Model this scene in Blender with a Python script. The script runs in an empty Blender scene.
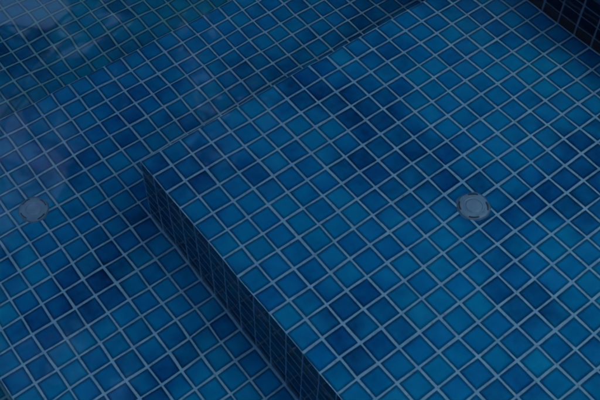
import bpy, bmesh, math, random
from mathutils import Vector, Matrix

random.seed(7)
scene = bpy.context.scene
COL = scene.collection
T = 0.06                      # one tile, metres; plan coordinates below are counted in tiles
STEP = 5.85                   # riser height in tiles
WATER = 4.05                  # water level above the raised step, in tiles
FLOOR = -2 * STEP
XW = 19.10                    # face of the pool wall
Y0, Y1, X0 = -23.0, 92.0, -72.0

# ---------------------------------------------------------------- helpers
def obj(name, bm, mats, parent=None, smooth=False):
    me = bpy.data.meshes.new(name)
    bm.to_mesh(me); bm.free()
    if not isinstance(mats, (list, tuple)): mats = [mats]
    for m in mats: me.materials.append(m)
    if smooth:
        for p in me.polygons: p.use_smooth = True
    o = bpy.data.objects.new(name, me); COL.objects.link(o)
    if parent is not None: o.parent = parent
    return o

def thing(name, label, cat, loc=(0, 0, 0), group=None):
    o = bpy.data.objects.new(name, None); COL.objects.link(o)
    o.location = loc; o.empty_display_size = 0.1
    o['label'] = label; o['category'] = cat
    if group: o['group'] = group
    return o

def structure(o):
    o['kind'] = 'structure'; return o

def quad(bm, pts, uvs, mat=0):
    """a face given in tile coordinates with its tile grid coordinates"""
    uvl = bm.loops.layers.uv.verify()
    f = bm.faces.new([bm.verts.new(Vector(p) * T) for p in pts])
    f.material_index = mat
    for l, uv in zip(f.loops, uvs): l[uvl].uv = uv
    return f

def flat(bm, xs, ys, z, us, vs, mat=0):
    """horizontal sheet split at xs, ys; us, vs give the tile grid coordinate of every split"""
    for i in range(len(xs) - 1):
        for j in range(len(ys) - 1):
            quad(bm, [(xs[i], ys[j], z), (xs[i+1], ys[j], z), (xs[i+1], ys[j+1], z), (xs[i], ys[j+1], z)],
                 [(us[i], vs[j]), (us[i+1], vs[j]), (us[i+1], vs[j+1]), (us[i], vs[j+1])], mat)

# ---------------------------------------------------------------- node helper
class N:
    def __init__(self, name):
        self.m = bpy.data.materials.new(name); self.m.use_nodes = True
        self.t = self.m.node_tree; self.t.nodes.clear()
        self.out = self.t.nodes.new('ShaderNodeOutputMaterial')
    def new(self, kind, **kw):
        n = self.t.nodes.new(kind)
        for k, v in kw.items(): setattr(n, k, v)
        return n
    def link(self, a, b): self.t.links.new(a, b)
    def math(self, op, a, b=None, c=None, clamp=False):
        n = self.new('ShaderNodeMath', operation=op); n.use_clamp = clamp
        for i, v in enumerate((a, b, c)):
            if v is None: continue
            if isinstance(v, (int, float)): n.inputs[i].default_value = v
            else: self.link(v, n.inputs[i])
        return n.outputs[0]
    def mrange(self, v, a, b, c=0.0, d=1.0, smooth=False):
        n = self.new('ShaderNodeMapRange'); n.clamp = True
        if smooth: n.interpolation_type = 'SMOOTHSTEP'
        self.link(v, n.inputs[0])
        for i, x in enumerate((a, b, c, d)):
            if isinstance(x, (int, float)): n.inputs[i+1].default_value = x
            else: self.link(x, n.inputs[i+1])
        return n.outputs[0]
    def mix(self, f, a, b, blend='MIX'):
        n = self.new('ShaderNodeMix', data_type='RGBA', blend_type=blend)
        for s, v in ((n.inputs[0], f), (n.inputs[6], a), (n.inputs[7], b)):
            if isinstance(v, (int, float)): s.default_value = v
            elif isinstance(v, tuple): s.default_value = (*v, 1.0) if len(v) == 3 else v
            else: self.link(v, s)
        return n.outputs[2]
    def noise(self, vec, scale, detail=2.0, rough=0.5, dims='3D'):
        n = self.new('ShaderNodeTexNoise', noise_dimensions=dims)
        n.inputs['Scale'].default_value = scale; n.inputs['Detail'].default_value = detail
        n.inputs['Roughness'].default_value = rough
        if vec is not None: self.link(vec, n.inputs['Vector'])
        return n
    def ramp(self, v, stops):
        n = self.new('ShaderNodeValToRGB'); e = n.color_ramp.elements
        while len(e) < len(stops): e.new(0.5)
        for s, (p, c) in zip(e, stops): s.position = p; s.color = (*c, 1.0)
        self.link(v, n.inputs[0]); return n.outputs[0]
    def bsdf(self, **kw):
        b = self.new('ShaderNodeBsdfPrincipled')
        for k, v in kw.items():
            k = k.replace('_', ' ')
            if isinstance(v, (int, float)): b.inputs[k].default_value = v
            elif isinstance(v, tuple): b.inputs[k].default_value = (*v, 1.0)
            else: self.link(v, b.inputs[k])
        self.link(b.outputs[0], self.out.inputs[0]); return b

def tile_material(name, stops, grout_a, grout_b, hw=0.043, seed=0.0, rim=0.45, rough=0.3, spec=0.0, shift=(0.0, 0.0)):
    n = N(name)
    uv = n.new('ShaderNodeUVMap').outputs[0]
    off = n.new('ShaderNodeVectorMath', operation='ADD'); off.inputs[1].default_value = (seed, seed * 1.7, 0)
    n.link(uv, off.inputs[0])
    # hand-laid joints: every course wanders a little
    wob = n.noise(off.outputs[0], 0.45, 1.0)
    wv = n.new('ShaderNodeVectorMath', operation='SUBTRACT'); n.link(wob.outputs['Color'], wv.inputs[0]); wv.inputs[1].default_value = (.5, .5, .5)
    ws = n.new('ShaderNodeVectorMath', operation='SCALE'); n.link(wv.outputs[0], ws.inputs[0]); ws.inputs['Scale'].default_value = 0.06
    uvw = n.new('ShaderNodeVectorMath', operation='ADD'); n.link(uv, uvw.inputs[0]); n.link(ws.outputs[0], uvw.inputs[1])
    sp = n.new('ShaderNodeSeparateXYZ'); n.link(uvw.outputs[0], sp.inputs[0])
    ids = [n.math('FLOOR', sp.outputs[ax]) for ax in (0, 1)]
    idv = n.new('ShaderNodeCombineXYZ'); n.link(ids[0], idv.inputs[0]); n.link(ids[1], idv.inputs[1]); idv.inputs[2].default_value = seed
    wn = n.new('ShaderNodeTexWhiteNoise', noise_dimensions='3D'); n.link(idv.outputs[0], wn.inputs[0])
    sc = n.new('ShaderNodeSeparateColor'); n.link(wn.outputs['Color'], sc.inputs[0])
    fx, fy = [n.math('SUBTRACT', n.math('FRACT', sp.outputs[ax]), 0.5) for ax in (0, 1)]
    tilt = n.math('MULTIPLY', n.math('SUBTRACT', wn.outputs['Value'], 0.5), 0.05)      # no tile sits quite square
    ds = []
    for f, o, sg, k in ((fx, fy, 1, 1), (fy, fx, -1, 2)):
        p = n.math('MULTIPLY_ADD', o, n.math('MULTIPLY', tilt, sg), f)
        p = n.math('MULTIPLY_ADD', n.math('SUBTRACT', sc.outputs[k], 0.5), 0.026, p)
        ds.append(n.math('SUBTRACT', 0.5, n.math('ABSOLUTE', p)))
    d = n.math('SMOOTH_MIN', ds[0], ds[1], 0.05)
    fine = n.noise(off.outputs[0], 5.0, 3.0, 0.6)
    d = n.math('ADD', d, n.math('MULTIPLY', n.math('SUBTRACT', fine.outputs[0], 0.5), 0.022))
    tile = n.mrange(d, hw - 0.018, hw + 0.022, smooth=True)
    clump = n.noise(idv.outputs[0], 0.23, 2.0, 0.6)
    # tone of a tile: its own chance, leaning with its batch; broad soft dark patches cross many tiles; the glaze mottles within one
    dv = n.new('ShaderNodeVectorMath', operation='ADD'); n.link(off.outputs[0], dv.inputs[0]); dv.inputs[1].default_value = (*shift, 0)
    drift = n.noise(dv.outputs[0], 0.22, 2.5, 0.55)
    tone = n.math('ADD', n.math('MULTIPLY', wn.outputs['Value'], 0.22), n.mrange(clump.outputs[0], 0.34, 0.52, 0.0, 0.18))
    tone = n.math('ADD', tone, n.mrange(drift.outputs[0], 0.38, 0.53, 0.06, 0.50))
    glz = n.noise(off.outputs[0], 1.3, 3.0, 0.55)
    tone = n.math('ADD', tone, n.math('MULTIPLY', n.math('SUBTRACT', glz.outputs[0], 0.5), 0.85), clamp=True)
    col = n.ramp(tone, stops)
    hs = n.new('ShaderNodeHueSaturation'); n.link(col, hs.inputs['Color'])
    n.link(n.mrange(sc.outputs[1], 0, 1, 0.489, 0.503), hs.inputs['Hue'])
    n.link(n.mrange(sc.outputs[2], 0, 1, 0.985, 1.0), hs.inputs['Saturation'])
    rimf = n.mrange(d, hw + 0.01, hw + 0.15, rim, 1.0, smooth=True)          # the glaze pools darker along the rim
    speck = n.noise(off.outputs[0], 22.0, 2.0, 0.6)
    rimf = n.math('MULTIPLY', rimf, n.mrange(speck.outputs[0], 0.3, 0.7, 0.93, 1.06))
    tcol = n.mix(1.0, hs.outputs[0], rimf, 'MULTIPLY')
    gn = n.noise(off.outputs[0], 1.1, 5.0, 0.65)
    gcol = n.mix(n.mrange(gn.outputs[0], 0.35, 0.68), grout_a, grout_b)
    stain = n.noise(off.outputs[0], 7.0, 3.0, 0.6)
    gcol = n.mix(n.mrange(stain.outputs[0], 0.55, 0.72, 0.0, 0.7), gcol, (0.085, 0.085, 0.085))
    base = n.mix(tile, gcol, tcol)
    h = n.math('ADD', n.mrange(d, hw - 0.02, hw + 0.10, smooth=True), n.math('MULTIPLY', glz.outputs[0], 0.35))
    bp = n.new('ShaderNodeBump'); bp.inputs['Strength'].default_value = 0.5; bp.inputs['Distance'].default_value = 0.002
    n.link(h, bp.inputs['Height'])
    b = n.bsdf(Base_Color=base, Roughness=n.mrange(tile, 0, 1, 0.75, rough), IOR=1.5)
    b.inputs['Specular IOR Level'].default_value = spec            # the glaze is under water
    n.link(bp.outputs[0], b.inputs['Normal'])
    return n.m

BLUES = [(0.0, (0.001, 0.016, 0.062)), (0.25, (0.001, 0.043, 0.120)), (0.6, (0.001, 0.077, 0.174)), (1.0, (0.002, 0.113, 0.218))]
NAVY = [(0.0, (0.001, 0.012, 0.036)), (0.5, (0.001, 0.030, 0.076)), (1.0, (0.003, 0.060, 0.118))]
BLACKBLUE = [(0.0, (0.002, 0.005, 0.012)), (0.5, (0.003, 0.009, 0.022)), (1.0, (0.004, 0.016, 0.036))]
G1, G2 = (0.118, 0.188, 0.255), (0.178, 0.240, 0.290)
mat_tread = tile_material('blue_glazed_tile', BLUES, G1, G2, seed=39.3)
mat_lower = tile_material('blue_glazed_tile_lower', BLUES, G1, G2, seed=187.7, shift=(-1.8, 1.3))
TEALS = [(0.0, (0.001, 0.024, 0.070)), (0.25, (0.001, 0.052, 0.115)), (0.6, (0.002, 0.088, 0.165)), (1.0, (0.004, 0.125, 0.205))]
mat_floor = tile_material('blue_glazed_tile_floor', TEALS, (0.085, 0.175, 0.20), (0.12, 0.21, 0.22), seed=90.0, hw=0.048)
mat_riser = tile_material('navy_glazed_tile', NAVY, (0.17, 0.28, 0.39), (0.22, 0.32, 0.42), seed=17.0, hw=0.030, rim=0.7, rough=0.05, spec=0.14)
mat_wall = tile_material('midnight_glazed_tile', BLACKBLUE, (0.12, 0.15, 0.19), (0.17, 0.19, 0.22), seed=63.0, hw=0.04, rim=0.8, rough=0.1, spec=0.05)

def plain(name, ca, cb, scale=8.0, rough=0.7, **kw):
    n = N(name)
    tc = n.new('ShaderNodeTexCoord').outputs['Object']
    no = n.noise(tc, scale, 5.0, 0.6)
    n.bsdf(Base_Color=n.mix(n.mrange(no.outputs[0], 0.3, 0.7), ca, cb), Roughness=rough, **kw)
    return n.m

mat_stone = plain('deck_stone', (0.05, 0.055, 0.06), (0.085, 0.09, 0.09), 3.0, 0.8)
mat_cap = plain('weathered_grey_plastic', (0.075, 0.105, 0.155), (0.10, 0.13, 0.18), 60.0, 0.5)
mat_ring = plain('weathered_grey_plastic_ring', (0.06, 0.095, 0.14), (0.10, 0.13, 0.17), 80.0, 0.55)
mat_mortar = plain('mortar', (0.018, 0.045, 0.085), (0.04, 0.075, 0.12), 90.0, 0.8)
mat_dark = plain('slot_shadow_plastic', (0.006, 0.009, 0.016), (0.012, 0.016, 0.024), 40.0, 0.6)
mat_bark = plain('tree_bark', (0.05, 0.04, 0.03), (0.10, 0.08, 0.06), 12.0, 0.9)
mat_leafs = [plain('leaf_dark', (0.016, 0.038, 0.014), (0.030, 0.062, 0.022), 2.0, 0.6),
             plain('leaf_mid', (0.028, 0.060, 0.020), (0.050, 0.095, 0.030), 2.0, 0.6)]

# ---------------------------------------------------------------- pool: floor, two steps, wall
GX, GY = 0.10, 0.56           # the floor's own tile grid is shifted against the steps
bm = bmesh.new()
flat(bm, [X0, XW], [Y0, Y1], FLOOR, [X0 + GX, XW + GX], [Y0 + GY, Y1 + GY])
structure(obj('pool_floor', bm, mat_floor))

E_ = 0.985
# raised step: the platform
XE, YE = -0.955, 0.985
step = thing('pool_step', 'raised blue tiled pool step on the right with a dark riser, its corner pointing left', 'step',
             (8 * T, -10 * T, -STEP * T))
def child(name, bm, mat, par):
    o = obj(name, bm, mat, par); o.matrix_parent_inverse = Matrix.Translation(-Vector(par.location)); return o
bm = bmesh.new()
flat(bm, [XE, 0, XW], [Y0, 0, YE], 0.0, [-E_, 0, XW - 0.08], [Y0, 0, E_])
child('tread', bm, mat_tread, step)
bm = bmesh.new()     # riser facing -X, seen in the photograph
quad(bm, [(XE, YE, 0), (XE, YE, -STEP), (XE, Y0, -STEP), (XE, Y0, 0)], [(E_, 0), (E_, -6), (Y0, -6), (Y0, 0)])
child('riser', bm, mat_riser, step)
bm = bmesh.new()
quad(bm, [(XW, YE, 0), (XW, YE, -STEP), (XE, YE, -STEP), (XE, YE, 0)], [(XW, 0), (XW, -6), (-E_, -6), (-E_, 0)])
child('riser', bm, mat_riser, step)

# lower step, an L round the platform
XL, YL = -10.03, 10.03
low = thing('pool_step', 'lower blue tiled pool step wrapping round the raised one, with a drain on it', 'step',
            (-5 * T, 2 * T, FLOOR * T))
bm = bmesh.new()
flat(bm, [XL, -9, XE], [Y0, YE, 9, YL], -STEP, [-9.985, -9, XE], [Y0, YE, 9, 9.985])
flat(bm, [XE, XW], [YE, 9, YL], -STEP, [XE, XW], [YE, 9, 9.985])
bmesh.ops.remove_doubles(bm, verts=bm.verts, dist=1e-5)
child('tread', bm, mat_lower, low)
bm = bmesh.new()
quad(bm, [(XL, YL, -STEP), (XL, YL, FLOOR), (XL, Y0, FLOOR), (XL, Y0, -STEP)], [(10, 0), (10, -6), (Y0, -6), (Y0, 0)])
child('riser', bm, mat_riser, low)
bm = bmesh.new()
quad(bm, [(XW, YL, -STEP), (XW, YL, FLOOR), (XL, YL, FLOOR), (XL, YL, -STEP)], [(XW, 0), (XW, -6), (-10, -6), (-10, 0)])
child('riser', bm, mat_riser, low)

# the wall round the pool with its stone coping
DECK = WATER + 1.8
wall = thing('pool_wall', 'near black tiled pool wall with thin pale joints rising behind the raised step', 'wall', (XW * T, 10 * T, FLOOR * T))
bm = bmesh.new()
zb, zt = FLOOR - 0.4, DECK
for (ax, ay), (bx, by) in (((XW, Y0), (XW, Y1)), ((XW, Y1), (X0, Y1)), ((X0, Y1), (X0, Y0)), ((X0, Y0), (XW, Y0))):
    a = ay if ax == bx else ax; b = by if ax == bx else bx
    quad(bm, [(ax, ay, zb), (ax, ay, zt), (bx, by, zt), (bx, by, zb)], [(a, zb), (a, zt), (b, zt), (b, zb)])
bmesh.ops.recalc_face_normals(bm, faces=bm.faces)
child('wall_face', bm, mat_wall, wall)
def ring(x0, x1, y0, y1, w, za, zc):
    """a rectangular band of width w round the opening"""
    b = bmesh.new()
    for (ax, ay, cx, cy) in ((x1, y0 - w, x1 + w, y1 + w), (x0 - w, y0 - w, x0, y1 + w), (x0, y0 - w, x1, y0), (x0, y1, x1, y1 + w)):
        m = Matrix.Translation(((ax + cx) / 2 * T, (ay + cy) / 2 * T, (za + zc) / 2 * T)) @ Matrix.Diagonal(((cx - ax) * T, (cy - ay) * T, (zc - za) * T, 1))
        bmesh.ops.create_cube(b, size=1.0, matrix=m)
    return b
child('coping', ring(X0, XW, Y0, Y1, 6.0, DECK, DECK + 0.6), mat_stone, wall)
structure(obj('pool_deck', ring(X0 - 6, XW + 6, Y0 - 6, Y1 + 6, 500.0, DECK - 8, DECK + 0.55), mat_stone))

# ---------------------------------------------------------------- the water
n = N('pool_water')
tc = n.new('ShaderNodeTexCoord').outputs['Object']
w1 = n.noise(tc, 2.3, 1.0, 0.4); w2 = n.noise(tc, 7.0, 1.0, 0.4)
hgt = n.math('ADD', n.math('MULTIPLY', w1.outputs[0], 1.0), n.math('MULTIPLY', w2.outputs[0], 0.17))
bp = n.new('ShaderNodeBump'); bp.inputs['Strength'].default_value = 1.0; bp.inputs['Distance'].default_value = 0.011
n.link(hgt, bp.inputs['Height'])
fr = n.new('ShaderNodeFresnel'); fr.inputs['IOR'].default_value = 1.333
rf = n.new('ShaderNodeBsdfRefraction'); rf.inputs['IOR'].default_value = 1.333; rf.inputs['Roughness'].default_value = 0.0
rf.inputs['Color'].default_value = (0.74, 0.94, 1.0, 1)          # water swallows red first
g = n.new('ShaderNodeBsdfGlossy'); g.inputs['Roughness'].default_value = 0.045
g.inputs['Color'].default_value = (1, 1, 1, 1)
mx = n.new('ShaderNodeMixShader')
for nd in (fr, rf, g): n.link(bp.outputs[0], nd.inputs['Normal'])
n.link(fr.outputs[0], mx.inputs[0]); n.link(rf.outputs[0], mx.inputs[1]); n.link(g.outputs[0], mx.inputs[2])
n.link(mx.outputs[0], n.out.inputs[0])
bm = bmesh.new()
flat(bm, [X0 - 0.05, XW + 0.05], [Y0 - 0.05, Y1 + 0.05], WATER, [0, 1], [0, 1])
structure(obj('water', bm, n.m))

# ---------------------------------------------------------------- drain covers
SLOTS = [math.radians(a) for a in (18, 112, 198, 292)]
def in_slot(a, half=0.36):
    return any(abs((a - s + math.pi) % (2 * math.pi) - math.pi) < half for s in SLOTS)

def polar(bm, rs, zs, seg, wob, skip=None):
    """surface of revolution with an outline that is not quite round; skip(k, angle) leaves a cell out"""
    rows = []
    for r, z in zip(rs, zs):
        rows.append([bm.verts.new((r * wob(2 * math.pi * s / seg) * math.cos(2 * math.pi * s / seg),
                                   r * wob(2 * math.pi * s / seg) * math.sin(2 * math.pi * s / seg), z)) for s in range(seg)])
    for k in range(len(rows) - 1):
        for s in range(seg):
            if skip and skip(k, 2 * math.pi * (s + 0.5) / seg): continue
            t = (s + 1) % seg
            bm.faces.new((rows[k][s], rows[k+1][s], rows[k+1][t], rows[k][t]))
    return rows

def make_drain():
    root = thing('drain_cover', '', 'drain', (0, 0, 0), 'drain covers in the pool steps')
    R = 0.0380
    wob = lambda a: 1 + 0.018 * math.cos(4 * a + 0.6) + 0.008 * math.cos(3 * a)
    bm = bmesh.new()     # flange with four openings
    rs = [0.60, 0.68, 0.78, 0.845, 0.90, 0.955, 0.97, 0.985, 1.0, 1.0]
    zs = [0.0052, 0.0056, 0.0055, 0.0052, 0.0046, 0.0041, 0.0037, 0.0026, 0.0016, 0.0]
    polar(bm, [R * r for r in rs], zs, 128, wob, lambda k, a: k in (3, 4) and in_slot(a))
    bmesh.ops.recalc_face_normals(bm, faces=bm.faces)
    obj('flange', bm, mat_ring, root, True)
    bm = bmesh.new()     # bead of mortar where the tiles were cut to the fitting
    polar(bm, [R * r for r in (0.97, 1.02, 1.06, 1.10)], [0.0012, 0.0014, 0.0010, -0.0004], 96,
          lambda a: wob(a) * (1 + 0.02 * math.sin(5 * a + 1) + 0.015 * math.sin(9 * a)))
    bmesh.ops.recalc_face_normals(bm, faces=bm.faces)
    obj('mortar_ring', bm, mat_mortar, root, True)
    for s in SLOTS:      # the dark throat seen through each opening
        bm = bmesh.new(); prev = None
        for k in range(13):
            a = s - 0.38 + 0.76 * k / 12
            ca, sa, w = math.cos(a), math.sin(a), wob(a)
            col_ = [bm.verts.new((R * r * w * ca, R * r * w * sa, z)) for r, z in ((0.83, 0.0048), (0.85, 0.0012), (0.945, 0.0012), (0.968, 0.0034))]
            if prev:
                for q in range(3): bm.faces.new((prev[q], prev[q+1], col_[q+1], col_[q]))
            prev = col_
        bmesh.ops.recalc_face_normals(bm, faces=bm.faces)
        obj('slot', bm, mat_dark, root)
    bm = bmesh.new()     # round lid, slightly domed, with a fine groove
    rs = [0.0001, 0.2, 0.40, 0.515, 0.53, 0.56, 0.575, 0.635, 0.655]
    zs = [0.0084, 0.0083, 0.0080, 0.0076, 0.0040, 0.0040, 0.0070, 0.0064, 0.0030]
    polar(bm, [R * r for r in rs], zs, 96, lambda a: 1.0)
    bmesh.ops.recalc_face_normals(bm, faces=bm.faces)
    obj('lid', bm, mat_cap, root, True)
    for ch in root.children: ch.scale.z = 0.7          # the fitting lies low in the tiles
    return root

def copy_tree(o, parent=None):
    c = o.copy(); COL.objects.link(c)
    if parent is not None: c.parent = parent
    for ch in list(o.children): copy_tree(ch, c)
    return c

drain = make_drain()
drain2 = copy_tree(drain)
drain.location = (8.56 * T, -9.13 * T, 0.0); drain.rotation_euler.z = math.radians(30)
drain['label'] = 'round grey drain cover in the middle of the raised step, nearest the dark wall'
drain2.location = (-4.99 * T, 4.42 * T, -STEP * T); drain2.rotation_euler.z = math.radians(-12)
drain2['label'] = 'round grey drain cover on the lower step at the left edge'

# ---------------------------------------------------------------- trees over the far side, seen mirrored in the water; one crown extended overhead as added shade
def tube(bm, pts, rad, seg=8):
    rings = []
    for i, p in enumerate(pts):
        d = (pts[min(i+1, len(pts)-1)] - pts[max(i-1, 0)]).normalized()
        x = d.orthogonal().normalized(); y = d.cross(x)
        rings.append([bm.verts.new(p + (x * math.cos(2*math.pi*k/seg) + y * math.sin(2*math.pi*k/seg)) * rad[i]) for k in range(seg)])
    for a, b in zip(rings, rings[1:]):
        for k in range(seg):
            bm.faces.new((a[k], a[(k+1) % seg], b[(k+1) % seg], b[k]))

def tree(label, base, height, clumps, leaves, rnd):
    root = thing('leafy_tree', label, 'tree', base, 'trees beyond the far side of the pool')
    bm = bmesh.new()
    top = Vector((0, 0, height * 0.6))
    pts = [Vector((0, 0, -0.1)), Vector((0.05, -0.05, height * 0.2)), Vector((-0.05, 0.08, height * 0.4)), top]
    tube(bm, pts, [0.24, 0.19, 0.16, 0.11], 12)
    for c, r in clumps:
        st = pts[2].lerp(top, rnd.random())
        c = Vector(c)
        mid = st.lerp(c, 0.5) + Vector((rnd.uniform(-.3, .3), rnd.uniform(-.3, .3), rnd.uniform(0, .35)))
        tube(bm, [st, mid, c], [0.09, 0.055, 0.02], 7)
        for _ in range(6):
            e = c + Vector((rnd.gauss(0, 1), rnd.gauss(0, 1), rnd.gauss(0, .7))) * r * 0.6
            tube(bm, [mid.lerp(c, rnd.uniform(.4, .95)), c.lerp(e, 0.6), e], [0.02, 0.013, 0.006], 5)
    obj('trunk', bm, mat_bark, root)
    V, F, MI = [], [], []
    tot = sum(r ** 2 for _, r in clumps)
    for c, r in clumps:
        sub = [Vector((rnd.gauss(0, 1), rnd.gauss(0, 1), rnd.gauss(0, .8))) * r * 0.55 for _ in range(16)]
        for _ in range(int(leaves * r ** 2 / tot)):
            s = rnd.choice(sub)
            p = Vector(c) + s + Vector((rnd.gauss(0, 1), rnd.gauss(0, 1), rnd.gauss(0, .8))) * r * 0.26
            L = rnd.uniform(0.05, 0.10); W = L * 0.42
            d = Vector((rnd.gauss(0, 1), rnd.gauss(0, 1), rnd.gauss(-.5, .7))).normalized()
            q = d.cross(Vector((rnd.gauss(0, 1), rnd.gauss(0, 1), rnd.gauss(0, 1)))).normalized()
            nrm = d.cross(q)
            k = len(V)
            V += [p - d*L, p + q*W - nrm*0.01, p + d*L - nrm*0.02, p - q*W - nrm*0.01]
            F.append((k, k+1, k+2, k+3)); MI.append(0 if rnd.random() < 0.6 else 1)
    me = bpy.data.meshes.new('crown'); me.from_pydata(V, [], F)
    for m in mat_leafs: me.materials.append(m)
    me.polygons.foreach_set('material_index', MI); me.update()
    o = bpy.data.objects.new('crown', me); COL.objects.link(o); o.parent = root
    return root

rnd = random.Random(11)
zd = (DECK + 0.5) * T
def crown(n, cx, cy, cz, rx, ry, rz, r):
    out = []
    for _ in range(n):
        a = rnd.uniform(0, 2 * math.pi); u = rnd.uniform(-1, 1); k = rnd.random() ** 0.4
        s = math.sqrt(1 - u * u)
        out.append(((cx + rx * k * s * math.cos(a), cy + ry * k * s * math.sin(a), cz + rz * k * u), r * rnd.uniform(.75, 1.25)))
    return out
tree('tall dense green tree mirrored dark in the water across the raised step', (3.1, 1.4, zd), 7.0,
     crown(60, -0.4, 0.1, 5.1, 2.4, 2.4, 2.2, 0.75) + crown(22, 0.2, 0.3, 2.9, 1.1, 2.6, 0.9, 0.6)
     + crown(46, -2.9, -2.1, 6.4, 2.6, 2.4, 1.3, 0.85), 110000, rnd)  # this last crown group is unseen overhead foliage, added to shade the pool
tree('loose green tree mirrored against pale sky at the top left of the water', (3.2, 5.2, zd), 8.0,
     crown(20, -1.8, -0.2, 7.4, 2.3, 1.8, 1.6, 0.58) + crown(6, -2.2, 0.2, 5.2, 1.8, 1.2, 0.7, 0.34)
     + crown(6, -3.6, -1.2, 7.6, 1.2, 1.2, 1.2, 0.42), 11000, rnd)

# ---------------------------------------------------------------- light
world = bpy.data.worlds.new('World'); scene.world = world; world.use_nodes = True
nt = world.node_tree; nt.nodes.clear()
wo = nt.nodes.new('ShaderNodeOutputWorld'); bg = nt.nodes.new('ShaderNodeBackground'); sky = nt.nodes.new('ShaderNodeTexSky')
sky.sky_type = 'NISHITA'; sky.sun_disc = False
ELEV, AZ = math.radians(60), math.radians(-65)       # sun direction: AZ measured from +X towards +Y
sky.sun_elevation = ELEV
sky.sun_rotation = math.radians(90) - AZ              # the sky measures from +Y, clockwise
sky.air_density = 1.0; sky.dust_density = 1.2; sky.ozone_density = 0.0
bg.inputs['Strength'].default_value = 0.12
nt.links.new(sky.outputs[0], bg.inputs[0]); nt.links.new(bg.outputs[0], wo.inputs[0])
sd = bpy.data.lights.new('sun', 'SUN'); sd.energy = 0.6; sd.angle = math.radians(14); sd.color = (1.0, 0.95, 0.88)
so = bpy.data.objects.new('sun', sd); COL.objects.link(so)
dirv = Vector((math.cos(ELEV) * math.cos(AZ), math.cos(ELEV) * math.sin(AZ), math.sin(ELEV)))
so.rotation_euler = dirv.to_track_quat('Z', 'Y').to_euler(); so.location = dirv * 20

# ---------------------------------------------------------------- camera
cd = bpy.data.cameras.new('camera'); cam = bpy.data.objects.new('camera', cd); COL.objects.link(cam)
cd.sensor_width = 36.0; cd.lens = 36.0 * 894.628 / 600.0; cd.clip_start = 0.02; cd.clip_end = 500
rows = ((0.78810276, -0.61533289, 0.01610813), (0.48876532, 0.64147679, 0.59128334), (-0.37416908, -0.45811894, 0.80630301))
M = Matrix(rows).transposed().to_4x4()
M.translation = Vector((-10.45002512, -21.27073171, 30.63472994)) * T
cam.matrix_world = M
scene.camera = cam

# ---------------------------------------------------------------- render settings
vs = scene.view_settings
vs.view_transform = 'Standard'; vs.look = 'None'; vs.gamma = 1.0; vs.use_curve_mapping = False
vs.exposure = 2.2
scene.render.engine = 'CYCLES'
scene.cycles.use_denoising = True
scene.cycles.filter_width = 1.8
scene.cycles.max_bounces = 10; scene.cycles.transmission_bounces = 8
